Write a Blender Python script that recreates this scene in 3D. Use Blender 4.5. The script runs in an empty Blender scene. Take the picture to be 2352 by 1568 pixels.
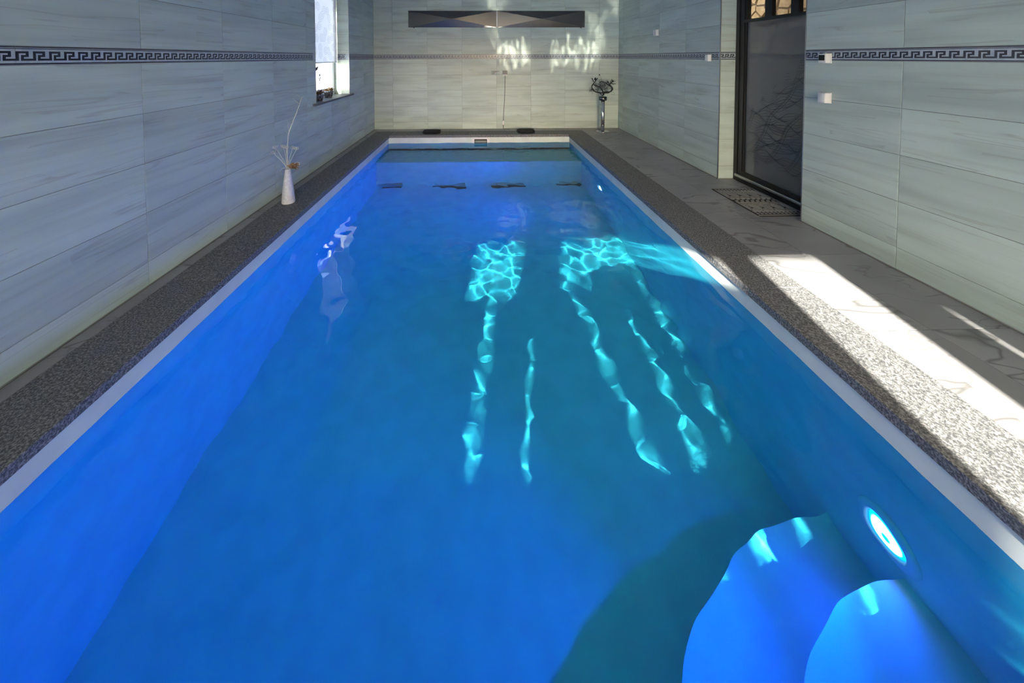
import bpy, bmesh, math, random
from mathutils import Vector, Matrix
from math import sin, cos, pi, radians

SC = bpy.context.scene
COL = SC.collection

# ------------------------------------------------------------------ camera
CAM_F, CAM_CX, CAM_CY = 800.37, 1119.29, 158.42          # pixels of the 2352 x 1568 frame
YAW, PITCH, ROLL, EYE = -0.0230, 0.0334, -0.0022, 1.5655
def camera():
    r0 = Vector((cos(YAW), sin(YAW), 0)); f0 = Vector((-sin(YAW), cos(YAW), 0)); u0 = Vector((0, 0, 1))
    f = f0*cos(PITCH) - u0*sin(PITCH); u = u0*cos(PITCH) + f0*sin(PITCH)
    r = r0*cos(ROLL) + u*sin(ROLL); u = u*cos(ROLL) - r0*sin(ROLL)
    cd = bpy.data.cameras.new('camera'); c = bpy.data.objects.new('camera', cd); COL.objects.link(c)
    cd.sensor_width = 36; cd.lens = CAM_F/2352*36
    cd.shift_x = (1176-CAM_CX)/2352; cd.shift_y = (CAM_CY-784)/2352
    cd.clip_start = 0.02; cd.clip_end = 2000
    m = Matrix((( r.x, u.x, -f.x, 0), (r.y, u.y, -f.y, 0), (r.z, u.z, -f.z, EYE), (0, 0, 0, 1)))
    c.matrix_world = m
    SC.camera = c
camera()

# ------------------------------------------------------------------ light
SUN_EL, SUN_A = radians(20.5), 0.17                       # elevation; sideways drift per metre of travel
world = bpy.data.worlds.new('world'); SC.world = world; world.use_nodes = True
wn = world.node_tree.nodes; wl = world.node_tree.links
sky = wn.new('ShaderNodeTexSky'); sky.sky_type = 'NISHITA'; sky.sun_disc = False
sky.sun_elevation = SUN_EL; sky.sun_rotation = pi; sky.altitude = 300; sky.air_density = 1.0; sky.dust_density = 3.5
bg = wn['Background']; bg.inputs[1].default_value = 0.8
wl.new(sky.outputs[0], bg.inputs[0])

sd = bpy.data.lights.new('sun', 'SUN'); sd.energy = 18.0; sd.angle = radians(0.53); sd.color = (1, 0.94, 0.83)
sun = bpy.data.objects.new('sun', sd); COL.objects.link(sun)
d = Vector((SUN_A, 1, 0)).normalized()*cos(SUN_EL) + Vector((0, 0, -sin(SUN_EL)))
sun.rotation_euler = d.to_track_quat('-Z', 'Y').to_euler()
sd.cycles.is_caustics_light = True

vs = SC.view_settings
vs.view_transform = 'Standard'; vs.look = 'None'; vs.gamma = 1; vs.exposure = 1.37; vs.use_curve_mapping = False
cy = SC.cycles
cy.use_denoising = True; cy.denoiser = 'OPENIMAGEDENOISE'
cy.max_bounces = 8; cy.diffuse_bounces = 4; cy.glossy_bounces = 4; cy.transmission_bounces = 6
cy.use_adaptive_sampling = True; cy.adaptive_threshold = 0.03; cy.adaptive_min_samples = 32
cy.transparent_max_bounces = 8; cy.volume_bounces = 0; cy.sample_clamp_indirect = 6; cy.blur_glossy = 0.6
cy.caustics_reflective = True; cy.caustics_refractive = True

# ------------------------------------------------------------------ sizes (metres)
XL, XR, YF, YB, ZC = -2.2765, 3.0585, 7.581, -2.90, 3.0     # room
PX0, PX1, PY0, PY1, PZ = -1.83, 1.83, 0.05, 7.02, -1.65     # basin as seen; unseen length to PYB under the near deck added for sunlight tracing
PYB = -1.75
WATER = -0.165
CI = 1.815                                                   # coping inner edge
ROWS = [0.006, 0.166, 0.507, 0.848, 1.189, 1.531]
ROWS_UP = [1.628, 1.969, 2.310, 2.651, 2.996]
BAND = (1.531, 1.628)
NY0, NY1, NX = 3.20, 4.36, 3.26                              # door niche
WY0, WY1, WZ0, WZ1, WX = 4.90, 6.15, 0.93, 2.72, XL-0.26     # window hole in the left wall

# ------------------------------------------------------------------ materials
def mat(name):
    m = bpy.data.materials.new(name); m.use_nodes = True
    return m, m.node_tree.nodes, m.node_tree.links, m.node_tree.nodes['Principled BSDF']
def simple(name, col, rough=0.5, metal=0.0, **kw):
    m, n, l, b = mat(name)
    b.inputs['Base Color'].default_value = (*col, 1); b.inputs['Roughness'].default_value = rough; b.inputs['Metallic'].default_value = metal
    for k, v in kw.items(): b.inputs[k].default_value = v
    return m
def ramp(n, stops, interp='LINEAR'):
    r = n.new('ShaderNodeValToRGB'); r.color_ramp.interpolation = interp
    e = r.color_ramp.elements
    while len(e) < len(stops): e.new(0.5)
    for el, (p, c) in zip(e, stops):
        el.position = p; el.color = (*c, 1) if len(c) == 3 else c
    return r
def math_(n, l, op, a, b=None, c=None):
    x = n.new('ShaderNodeMath'); x.operation = op
    for i, v in enumerate((a, b, c)):
        if v is None: continue
        if isinstance(v, (int, float)): x.inputs[i].default_value = v
        else: l.new(v, x.inputs[i])
    return x.outputs[0]
def vmath(n, l, op, a, b=None):
    x = n.new('ShaderNodeVectorMath'); x.operation = op
    for i, v in enumerate((a, b)):
        if v is None: continue
        if isinstance(v, (tuple, list)): x.inputs[i].default_value = v
        else: l.new(v, x.inputs[i])
    return x.outputs[0]
def noise(n, l, vec, scale, detail=4, rough=0.55, dist=0.0):
    x = n.new('ShaderNodeTexNoise'); x.inputs['Scale'].default_value = scale; x.inputs['Detail'].default_value = detail
    x.inputs['Roughness'].default_value = rough; x.inputs['Distortion'].default_value = dist
    l.new(vec, x.inputs['Vector']); return x.outputs['Fac']
def mixc(n, l, fac, a, b, blend='MIX'):
    x = n.new('ShaderNodeMix'); x.data_type = 'RGBA'; x.blend_type = blend
    for i, v in ((0, fac), (6, a), (7, b)):
        if isinstance(v, (int, float)): x.inputs[i].default_value = v
        elif isinstance(v, tuple): x.inputs[i].default_value = (*v, 1)
        else: l.new(v, x.inputs[i])
    return x.outputs[2]
def local_coords(n, l, jitter=True):
    tc = n.new('ShaderNodeTexCoord'); v = tc.outputs['Object']
    if jitter:
        oi = n.new('ShaderNodeObjectInfo')
        s = math_(n, l, 'MULTIPLY', oi.outputs['Random'], 57.0)
        cx = n.new('ShaderNodeCombineXYZ'); l.new(s, cx.inputs[0]); l.new(s, cx.inputs[1]); l.new(s, cx.inputs[2])
        v = vmath(n, l, 'ADD', v, cx.outputs[0])
        return v, oi.outputs['Random']
    return v, None
def band_mask(n, l, val, centre, width):
    a = math_(n, l, 'ABSOLUTE', math_(n, l, 'SUBTRACT', val, centre))
    m = n.new('ShaderNodeMapRange'); m.inputs[1].default_value = 0; m.inputs[2].default_value = width
    m.inputs[3].default_value = 1; m.inputs[4].default_value = 0; l.new(a, m.inputs[0]); return m.outputs[0]

def wall_tile_mat():
    m, n, l, b = mat('striated_stoneware')
    v, rnd = local_coords(n, l)
    w = vmath(n, l, 'MULTIPLY', v, (0.9, 5.5, 1.0))
    broad = noise(n, l, w, 1.3, 1, 0.5, 0.3)
    f = vmath(n, l, 'MULTIPLY', v, (0.7, 21.0, 1.0))
    fine = noise(n, l, f, 1.1, 3, 0.6, 0.35)
    veins = noise(n, l, vmath(n, l, 'MULTIPLY', v, (0.5, 11.0, 1.0)), 1.0, 2, 0.5, 0.35)
    gate = noise(n, l, vmath(n, l, 'MULTIPLY', v, (1.6, 4.0, 1.0)), 1.4, 0)
    r1 = ramp(n, [(0.30, (0.455, 0.55, 0.51)), (0.5, (0.53, 0.64, 0.59)), (0.72, (0.575, 0.685, 0.635))]); l.new(broad, r1.inputs[0])
    r2 = ramp(n, [(0.28, (0.89, 0.88, 0.865)), (0.5, (1, 1, 1))]); l.new(fine, r2.inputs[0])
    c = mixc(n, l, 1.0, r1.outputs[0], r2.outputs[0], 'MULTIPLY')
    vm = math_(n, l, 'MULTIPLY', band_mask(n, l, veins, 0.5, 0.018), math_(n, l, 'GREATER_THAN', gate, 0.47))
    c = mixc(n, l, math_(n, l, 'MULTIPLY', vm, 0.34), c, (0.26, 0.25, 0.22))
    sh = n.new('ShaderNodeMapRange'); sh.inputs[3].default_value = 0.90; sh.inputs[4].default_value = 1.04; l.new(rnd, sh.inputs[0])
    cx = n.new('ShaderNodeCombineXYZ'); [l.new(sh.outputs[0], cx.inputs[i]) for i in range(3)]
    c = mixc(n, l, 1.0, c, cx.outputs[0], 'MULTIPLY')
    l.new(c, b.inputs['Base Color']); b.inputs['Roughness'].default_value = 0.42
    return m
def marble_mat():
    m, n, l, b = mat('veined_marble_tile')
    v, rnd = local_coords(n, l)
    w = vmath(n, l, 'MULTIPLY', v, (1.0, 1.0, 1.0))
    rot = n.new('ShaderNodeMapping'); rot.inputs['Rotation'].default_value = (0, 0, 0.55); rot.inputs['Scale'].default_value = (1.0, 3.2, 1); l.new(w, rot.inputs[0])
    a = noise(n, l, rot.outputs[0], 0.75, 3, 0.5, 0.5)
    c2 = noise(n, l, rot.outputs[0], 1.3, 3, 0.5, 0.4)
    cloud = noise(n, l, w, 2.0, 1)
    r = ramp(n, [(0.3, (0.24, 0.24, 0.243)), (0.65, (0.315, 0.315, 0.318))]); l.new(cloud, r.inputs[0])
    g = math_(n, l, 'GREATER_THAN', cloud, 0.43)
    vm = math_(n, l, 'MULTIPLY', band_mask(n, l, a, 0.5, 0.013), g)
    vm2 = math_(n, l, 'MULTIPLY', band_mask(n, l, c2, 0.54, 0.010), math_(n, l, 'LESS_THAN', cloud, 0.5))
    c = mixc(n, l, math_(n, l, 'MULTIPLY', vm, 0.72), r.outputs[0], (0.07, 0.068, 0.065))
    c = mixc(n, l, math_(n, l, 'MULTIPLY', vm2, 0.5), c, (0.12, 0.11, 0.105))
    l.new(c, b.inputs['Base Color']); b.inputs['Roughness'].default_value = 0.38
    return m
def granite_mat():
    m, n, l, b = mat('speckled_granite')
    v, rnd = local_coords(n, l)
    a = noise(n, l, v, 95, 1, 0.7); c_ = noise(n, l, v, 210, 1, 0.6)
    s = math_(n, l, 'ADD', math_(n, l, 'MULTIPLY', a, 0.6), math_(n, l, 'MULTIPLY', c_, 0.4))
    r = ramp(n, [(0.38, (0.05, 0.053, 0.056)), (0.49, (0.115, 0.118, 0.12)), (0.60, (0.27, 0.268, 0.262))]); l.new(s, r.inputs[0])
    l.new(r.outputs[0], b.inputs['Base Color']); b.inputs['Roughness'].default_value = 0.6
    return m
def water_mat():
    return simple('pool_water', (0.04, 0.66, 0.90), 0.0, 0.0, **{'Transmission Weight': 1.0, 'IOR': 1.333})
def thin_glass_mat(name, tint, refl=0.08, diffuse=None, dfac=0.1):
    m = bpy.data.materials.new(name); m.use_nodes = True; n = m.node_tree.nodes; l = m.node_tree.links; n.clear()
    o = n.new('ShaderNodeOutputMaterial'); t = n.new('ShaderNodeBsdfTransparent'); t.inputs[0].default_value = (*tint, 1)
    g = n.new('ShaderNodeBsdfGlossy'); g.inputs['Roughness'].default_value = 0.03
    lw = n.new('ShaderNodeLayerWeight'); lw.inputs[0].default_value = 0.5
    k = math_(n, l, 'ADD', math_(n, l, 'MULTIPLY', math_(n, l, 'POWER', lw.outputs['Facing'], 5.0), 0.90), refl)
    mx = n.new('ShaderNodeMixShader'); l.new(k, mx.inputs[0]); l.new(t.outputs[0], mx.inputs[1]); l.new(g.outputs[0], mx.inputs[2])
    out = mx.outputs[0]
    if diffuse:
        df = n.new('ShaderNodeBsdfDiffuse'); df.inputs[0].default_value = (*diffuse, 1)
        m2 = n.new('ShaderNodeMixShader'); m2.inputs[0].default_value = dfac; l.new(out, m2.inputs[1]); l.new(df.outputs[0], m2.inputs[2]); out = m2.outputs[0]
    l.new(out, o.inputs['Surface']); return m
def fabric_mat(name, col, trans=0.5, rings=False):
    m = bpy.data.materials.new(name); m.use_nodes = True; n = m.node_tree.nodes; l = m.node_tree.links; n.clear()
    o = n.new('ShaderNodeOutputMaterial'); a = n.new('ShaderNodeBsdfDiffuse'); t = n.new('ShaderNodeBsdfTranslucent')
    a.inputs[0].default_value = (*col, 1); t.inputs[0].default_value = (*col, 1)
    if rings:
        tc = n.new('ShaderNodeTexCoord')
        vo = n.new('ShaderNodeTexVoronoi'); vo.voronoi_dimensions = '2D'; vo.inputs['Scale'].default_value = 6.0; vo.inputs['Randomness'].default_value = 0.8
        l.new(tc.outputs['Object'], vo.inputs['Vector'])
        ds = vo.outputs['Distance']
        w = math_(n, l, 'SINE', math_(n, l, 'MULTIPLY', ds, 40.0))
        msk = math_(n, l, 'MULTIPLY', math_(n, l, 'GREATER_THAN', w, 0.62), math_(n, l, 'LESS_THAN', ds, 0.47))
        c = mixc(n, l, math_(n, l, 'MULTIPLY', msk, 0.45), col, (0.25, 0.30, 0.42))
        l.new(c, a.inputs[0]); l.new(c, t.inputs[0])
    mx = n.new('ShaderNodeMixShader'); mx.inputs[0].default_value = trans
    l.new(a.outputs[0], mx.inputs[1]); l.new(t.outputs[0], mx.inputs[2]); l.new(mx.outputs[0], o.inputs['Surface']); return m
def emit_mat(name, col, strength):
    m = bpy.data.materials.new(name); m.use_nodes = True; n = m.node_tree.nodes; l = m.node_tree.links; n.clear()
    o = n.new('ShaderNodeOutputMaterial'); e = n.new('ShaderNodeEmission'); e.inputs[0].default_value = (*col, 1); e.inputs[1].default_value = strength
    l.new(e.outputs[0], o.inputs[0]); return m
def speckle(name, c1, c2, scale, lo=0.45, hi=0.6, rough=0.6):
    m, n, l, b = mat(name); v, _ = local_coords(n, l)
    r = ramp(n, [(lo, c1), (hi, c2)]); l.new(noise(n, l, v, scale, 1), r.inputs[0]); l.new(r.outputs[0], b.inputs['Base Color']); b.inputs['Roughness'].default_value = rough
    return m
def dots_mat():
    m, n, l, b = mat('polka_dot_ceramic'); tc = n.new('ShaderNodeTexCoord')
    vo = n.new('ShaderNodeTexVoronoi'); vo.inputs['Scale'].default_value = 34; vo.inputs['Randomness'].default_value = 0.25; l.new(tc.outputs['Object'], vo.inputs['Vector'])
    c = mixc(n, l, math_(n, l, 'LESS_THAN', vo.outputs['Distance'], 0.42), (0.24, 0.25, 0.28), (0.015, 0.015, 0.02))
    l.new(c, b.inputs['Base Color']); b.inputs['Roughness'].default_value = 0.4; return m

M = {}
M['tile'] = wall_tile_mat(); M['marble'] = marble_mat(); M['granite'] = granite_mat(); M['water'] = water_mat()
M['grout'] = simple('grout', (0.27, 0.275, 0.26), 0.9)
M['floor_grout'] = simple('floor_grout', (0.14, 0.135, 0.13), 0.9)
M['plaster'] = speckle('white_plaster', (0.70, 0.70, 0.69), (0.74, 0.74, 0.73), 30)
M['key_light'] = speckle('border_pale_glaze', (0.39, 0.47, 0.53), (0.48, 0.55, 0.60), 25, 0.4, 0.6, 0.3)
M['key_dark'] = simple('border_dark_glaze', (0.020, 0.024, 0.040), 0.3)
M['liner'] = speckle('pale_pool_liner', (0.63, 0.71, 0.67), (0.69, 0.77, 0.73), 6, 0.35, 0.65, 0.45)
M['cover_grey'] = simple('grey_cover_panel', (0.44, 0.56, 0.50), 0.6)
M['black'] = simple('black_plastic', (0.012, 0.012, 0.014), 0.5)
M['frame_black'] = simple('black_aluminium', (0.010, 0.010, 0.012), 0.35)
M['white_plastic'] = simple('white_plastic', (0.80, 0.80, 0.79), 0.35)
M['grey_plastic'] = simple('grey_plastic', (0.22, 0.23, 0.23), 0.4)
M['screen'] = simple('dark_display', (0.01, 0.012, 0.015), 0.15)
M['steel'] = simple('brushed_steel', (0.17, 0.167, 0.163), 0.25, 1.0)
M['chrome'] = simple('polished_chrome', (0.62, 0.62, 0.63), 0.08, 1.0)
M['dull_steel'] = simple('dull_steel_strip', (0.45, 0.46, 0.47), 0.35, 1.0)
M['slate'] = speckle('grey_stone_sill', (0.10, 0.10, 0.105), (0.17, 0.17, 0.175), 60)
M['upvc'] = simple('white_window_plastic', (0.82, 0.83, 0.84), 0.3)
M['glass'] = thin_glass_mat('clear_window_glass', (0.96, 0.97, 0.97), 0.045)
M['door_glass'] = thin_glass_mat('smoked_door_glass', (0.40, 0.42, 0.42), 0.13, diffuse=(0.36, 0.385, 0.375), dfac=0.36)
M['etch'] = simple('dark_etched_line', (0.030, 0.034, 0.038), 0.5)
M['blind'] = fabric_mat('ring_print_blind', (0.78, 0.80, 0.83), 0.42, True)
M['curtain'] = fabric_mat('cream_curtain', (0.78, 0.80, 0.77), 0.26)
M['vase_white'] = speckle('white_ribbed_ceramic', (0.62, 0.63, 0.65), (0.72, 0.73, 0.75), 40, rough=0.35)
M['twig_white'] = simple('bleached_twig', (0.55, 0.59, 0.55), 0.8)
M['pod'] = speckle('dry_brown_pod', (0.16, 0.085, 0.03), (0.34, 0.21, 0.09), 50)
M['dry_leaf'] = speckle('dry_leaf', (0.05, 0.03, 0.02), (0.30, 0.15, 0.07), 40)
M['twig_black'] = simple('black_lacquered_twig', (0.012, 0.012, 0.014), 0.3)
M['wire'] = simple('grey_wire', (0.10, 0.10, 0.11), 0.4, 0.6)
M['dots'] = dots_mat()
M['stone'] = speckle('beige_wall_stone', (0.34, 0.27, 0.19), (0.48, 0.40, 0.30), 9, 0.35, 0.65, 0.85)
M['mortar'] = simple('dark_mortar', (0.10, 0.08, 0.06), 0.9)
M['beige'] = speckle('beige_plaster', (0.58, 0.53, 0.43), (0.64, 0.59, 0.49), 12)
M['hall_floor'] = simple('dark_wood_floor', (0.07, 0.045, 0.03), 0.5)
M['ground'] = speckle('pale_gravel', (0.55, 0.54, 0.52), (0.68, 0.67, 0.65), 8)
M['mat_black'] = simple('black_rubber', (0.010, 0.010, 0.010), 0.8)
M['mat_grey'] = simple('grey_rubber', (0.30, 0.30, 0.29), 0.7)
def led_mat():
    m = bpy.data.materials.new('led_lens'); m.use_nodes = True; n = m.node_tree.nodes; l = m.node_tree.links; n.clear()
    o = n.new('ShaderNodeOutputMaterial'); e = n.new('ShaderNodeEmission'); tc = n.new('ShaderNodeTexCoord')
    sp = n.new('ShaderNodeSeparateXYZ'); l.new(tc.outputs['Object'], sp.inputs[0])
    r = math_(n, l, 'SQRT', math_(n, l, 'ADD', math_(n, l, 'POWER', sp.outputs[1], 2.0), math_(n, l, 'POWER', sp.outputs[2], 2.0)))
    rp = ramp(n, [(0.0, (0.0, 0.5, 0.8)), (0.16, (0.0, 0.6, 0.85)), (0.30, (3.0, 0.9, 1)), (0.66, (3.0, 0.9, 1)), (0.80, (0.0, 0.6, 0.9)), (1.0, (0.0, 0.15, 0.9))])
    l.new(math_(n, l, 'DIVIDE', r, 0.077), rp.inputs[0]); l.new(rp.outputs[0], e.inputs[0]); e.inputs[1].default_value = 1.5
    l.new(e.outputs[0], o.inputs[0]); m.cycles.emission_sampling = 'NONE'; return m
M['led'] = led_mat()
M['lamp'] = emit_mat('warm_hall_lamp', (1.0, 0.85, 0.65), 12); M['lamp'].cycles.emission_sampling = 'NONE'
M['foam'] = speckle('black_foam', (0.008, 0.008, 0.009), (0.016, 0.016, 0.018), 80, rough=0.85)

# ------------------------------------------------------------------ mesh builder
class MB:
    def __init__(s): s.v = []; s.f = []; s.sm = []
    def add(s, vs_, fs, smooth=False):
        o = len(s.v); s.v += [tuple(p) for p in vs_]
        for f in fs: s.f.append([i+o for i in f]); s.sm.append(smooth)
        return s
    def box(s, x0, x1, y0, y1, z0, z1):
        v = [(x, y, z) for z in (z0, z1) for y in (y0, y1) for x in (x0, x1)]
        return s.add(v, [(0, 2, 3, 1), (4, 5, 7, 6), (0, 1, 5, 4), (2, 6, 7, 3), (0, 4, 6, 2), (1, 3, 7, 5)])
    def cbox(s, x0, x1, y0, y1, z0, z1, b):           # chamfered box
        bm = bmesh.new(); bmesh.ops.create_cube(bm, size=1)
        for p in bm.verts: p.co = Vector(((x0+x1)/2+p.co.x*(x1-x0), (y0+y1)/2+p.co.y*(y1-y0), (z0+z1)/2+p.co.z*(z1-z0)))
        bmesh.ops.bevel(bm, geom=bm.edges[:]+bm.verts[:], offset=b, segments=2, affect='EDGES', profile=0.5)
        bm.verts.index_update()
        s.add([p.co.copy() for p in bm.verts], [[q.index for q in f.verts] for f in bm.faces], True); bm.free(); return s
    def tile(s, w, h, t=0.008, c=0.0012):             # local u (x), v (y), front at z=0
        def q(i, z): return [(i, i, z), (w-i, i, z), (w-i, h-i, z), (i, h-i, z)]
        v = q(0, -t)+q(0, -c)+q(c, 0); f = [(8, 9, 10, 11)]
        for a in (0, 4):
            for i in range(4): j = (i+1) % 4; f.append((a+i, a+j, a+4+j, a+4+i))
        return s.add(v, f)
    def prism(s, pts, z0, z1):                         # xy polygon
        n = len(pts); v = [(x, y, z0) for x, y in pts]+[(x, y, z1) for x, y in pts]
        f = [tuple(reversed(range(n))), tuple(range(n, 2*n))]+[(i, (i+1) % n, n+(i+1) % n, n+i) for i in range(n)]
        return s.add(v, f)
    def lathe(s, prof, c=(0, 0, 0), seg=32, axis='z', smooth=True, cap=True):
        v = []
        for r, h in prof:
            for k in range(seg):
                a = 2*pi*k/seg
                p = (r*cos(a), r*sin(a), h) if axis == 'z' else (h, r*cos(a), r*sin(a))
                v.append((c[0]+p[0], c[1]+p[1], c[2]+p[2]))
        f = []
        for i in range(len(prof)-1):
            for k in range(seg): j = (k+1) % seg; f.append((i*seg+k, i*seg+j, (i+1)*seg+j, (i+1)*seg+k))
        s.add(v, f, smooth)
        if cap:
            o = len(s.v)-len(v)
            s.f.append([o+k for k in reversed(range(seg))]); s.sm.append(False)
            s.f.append([o+(len(prof)-1)*seg+k for k in range(seg)]); s.sm.append(False)
        return s
    def tube(s, pts, r, seg=6, r1=None):
        pts = [Vector(p) for p in pts]; n = len(pts); r1 = r if r1 is None else r1; v = []
        up = Vector((0.13, 0.31, 0.94))
        for i, p in enumerate(pts):
            t = (pts[min(i+1, n-1)]-pts[max(i-1, 0)]).normalized()
            a = t.cross(up); a = a.normalized() if a.length > 1e-4 else Vector((1, 0, 0)); b = t.cross(a).normalized()
            rr = r+(r1-r)*i/(n-1)
            for k in range(seg): v.append(p+a*rr*cos(2*pi*k/seg)+b*rr*sin(2*pi*k/seg))
        f = [(i*seg+k, i*seg+(k+1) % seg, (i+1)*seg+(k+1) % seg, (i+1)*seg+k) for i in range(n-1) for k in range(seg)]
        f += [tuple(reversed(range(seg))), tuple(range((n-1)*seg, n*seg))]
        return s.add(v, f, True)
    def mesh(s, name):
        me = bpy.data.meshes.new(name); me.from_pydata(s.v, [], s.f)
        me.polygons.foreach_set('use_smooth', s.sm); me.update(); return me
def fix_normals(me):
    bm = bmesh.new(); bm.from_mesh(me); bmesh.ops.recalc_face_normals(bm, faces=bm.faces[:]); bm.to_mesh(me); bm.free()

def link(name, data, m=None, parent=None):
    o = bpy.data.objects.new(name, data); COL.objects.link(o)
    if m is not None and data is not None and len(data.materials) == 0: data.materials.append(m)
    if parent is not None: o.parent = parent
    return o
def obj(name, mb, m, parent=None, fix=True):
    me = mb.mesh(name)
    if fix: fix_normals(me)
    return link(name, me, m, parent)
def tag(o, label=None, cat=None, group=None, kind=None):
    for k, v in (('label', label), ('category', cat), ('group', group), ('kind', kind)):
        if v: o[k] = v
    return o
def empty(name, loc=(0, 0, 0)):
    o = bpy.data.objects.new(name, None); COL.objects.link(o); o.location = loc; o.empty_display_size = 0.1; return o
def receiver(o): o.cycles.is_caustics_receiver = True; return o

# ------------------------------------------------------------------ tiled surfaces
TILE_CACHE = {}
def tile_mesh(w, h, m, key):
    k = (round(w, 4), round(h, 4), key)
    if k not in TILE_CACHE:
        me = MB().tile(w, h).mesh(key); me.materials.append(m); TILE_CACHE[k] = me
    return TILE_CACHE[k]
def place(parent, name, me, o, u, v):
    u, v = Vector(u), Vector(v); n = u.cross(v); o = Vector(o)
    ob = link(name, me, None, parent)
    ob.matrix_local = Matrix(((u.x, v.x, n.x, o.x), (u.y, v.y, n.y, o.y), (u.z, v.z, n.z, o.z), (0, 0, 0, 1)))
    return ob
def cut(r, hole):
    a0, a1, b0, b1 = r; h0, h1, k0, k1 = hole
    if a1 <= h0 or a0 >= h1 or b1 <= k0 or b0 >= k1: return [r]
    out = []
    if b0 < k0: out.append((a0, a1, b0, k0))
    if b1 > k1: out.append((a0, a1, k1, b1))
    m0, m1 = max(b0, k0), min(b1, k1)
    if a0 < h0: out.append((a0, h0, m0, m1))
    if a1 > h1: out.append((h1, a1, m0, m1))
    return out
def grid_tiles(parent, o, u, v, ue, ve, m, name, holes=(), gap=0.003):
    o, U, V = Vector(o), Vector(u), Vector(v)
    for a0, a1 in zip(ue, ue[1:]):
        for b0, b1 in zip(ve, ve[1:]):
            rs = [(a0, a1, b0, b1)]
            for h in holes: rs = [q for r in rs for q in cut(r, h)]
            for r in rs:
                w, h_ = r[1]-r[0]-gap, r[3]-r[2]-gap
                if w < 0.012 or h_ < 0.012: continue
                place(parent, name, tile_mesh(w, h_, m, name), o+U*(r[0]+gap/2)+V*(r[2]+gap/2), U, V)
KEYP = 1/15
def key_mesh(n, h=BAND[1]-BAND[0]):
    """meander, rim lines of a border tile holding n key units; local u,v, raised 0.6 mm"""
    mb = MB(); L = n*KEYP
    def rc(x0, x1, y0, y1): mb.box(x0, x1, y0, y1, -0.001, 0.0006)
    H = h-0.003
    rc(0, L-0.0015, 0.002, 0.009); rc(0, L-0.0015, H-0.007, H-0.001); rc(0, L-0.0015, H-0.0145, H-0.0105)
    b0, b1 = 0.021, H-0.0255; s = (b1-b0)/5; w = KEYP/7
    for i in range(n):
        x = i*KEYP
        def cell(c0, c1, r0, r1): rc(x+c0*w, x+c1*w, b0+r0*s, b0+r1*s)
        cell(-0.1, 1.1, 0, 5); cell(1, 5.1, 3.9, 5); cell(3.9, 5.1, 2, 4); cell(2, 4, 1.95, 3.05); cell(1.95, 3.1, 0, 2); cell(3, 7, 0, 1.1)
    return mb
BORD = {}
def border(parent, o, u, v, u0, u1, holes=(), n=5, flip=False):
    """row of border tiles from u0 to u1 on a surface; each carries its key pattern"""
    o, U, V = Vector(o), Vector(u), Vector(v); L = n*KEYP
    segs = [(u0, u1, 0.0, 1.0)]
    for h in holes: segs = [q for r in segs for q in cut(r, (h[0], h[1], -1, 2))]
    for s0, s1, _, _ in segs:
        a = s0
        while a < s1-0.01:
            k = min(n, int((s1-a)/KEYP+1e-6)); w = k*KEYP
            if k < n: w = s1-a
            key = (k, round(w, 4))
            if key not in BORD:
                me = MB().tile(w-0.0015, BAND[1]-BAND[0]-0.003, 0.009).mesh('border_tile'); me.materials.append(M['key_light'])
                ke = None
                if k > 0: ke = key_mesh(k).mesh('key_pattern'); ke.materials.append(M['key_dark'])
                BORD[key] = (me, ke)
            me, ke = BORD[key]
            t = place(parent, 'border_tile', me, o+U*a+V*(BAND[0]+0.0015), U, V)
            if ke: link('key_pattern', ke, None, t)
            a += w

def edges(start, end, seam, step):
    k = math.ceil((start-seam)/step); e = [start]; x = seam+k*step
    while x < end-1e-6:
        if x > start+0.03 and x < end-0.02: e.append(x)
        x += step
    return e+[end]

# ------------------------------------------------------------------ room shell
BK = 0.004        # tile face stands this far proud of the grout
wall_l = obj('wall_left', MB().box(XL-0.36, XL-BK, YB, WY0-BK, -0.06, ZC).box(XL-0.36, XL-BK, WY1+BK, YF+0.3, -0.06, ZC)
             .box(XL-0.36, XL-BK, WY0-BK, WY1+BK, -0.06, WZ0-0.03).box(XL-0.36, XL-BK, WY0-BK, WY1+BK, WZ1, ZC), M['grout'])
tag(wall_l, 'left long wall of striped grey stoneware tiles with a Greek key border', kind='structure')
wh = (WY0-0.002, WY1+0.002, WZ0-0.03, WZ1)
UP = (0, 0, 1)
ue = edges(YB, YF, 2.4018, 0.75)
for rows in (ROWS, ROWS_UP): grid_tiles(wall_l, (XL, 0, 0), (0, 1, 0), UP, ue, rows, M['tile'], 'wall_tile', [wh])
border(wall_l, (XL, 0, 0), (0, 1, 0), UP, YB, YF, [wh])
for rows in ([WZ0+0.002, 1.189, 1.531], [1.628, 1.969, 2.310, 2.651, WZ1]):
    grid_tiles(wall_l, (WX, WY1, 0), (1, 0, 0), UP, [0, XL-WX], rows, M['tile'], 'reveal_tile')
    grid_tiles(wall_l, (XL, WY0, 0), (-1, 0, 0), UP, [0, XL-WX], rows, M['tile'], 'reveal_tile')
border(wall_l, (WX, WY1, 0), (1, 0, 0), UP, 0, XL-WX)
for y0 in (WY0-0.004, WY1-0.004):
    obj('edge_trim', MB().box(XL-0.006, XL+0.0015, y0, y0+0.008, WZ0, WZ1), M['dull_steel'], wall_l)

wall_f = tag(obj('wall_far', MB().box(XL-0.36, XR+0.36, YF+BK, YF+0.3, -0.06, ZC), M['grout']),
             'far end wall of striped pale stoneware tiles with a Greek key border', kind='structure')
ue = edges(XL, XR, -1.8744, 0.75)
for rows in (ROWS, ROWS_UP): grid_tiles(wall_f, (0, YF, 0), (1, 0, 0), UP, ue, rows, M['tile'], 'wall_tile')
border(wall_f, (0, YF, 0), (1, 0, 0), UP, XL, XR)

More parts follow.
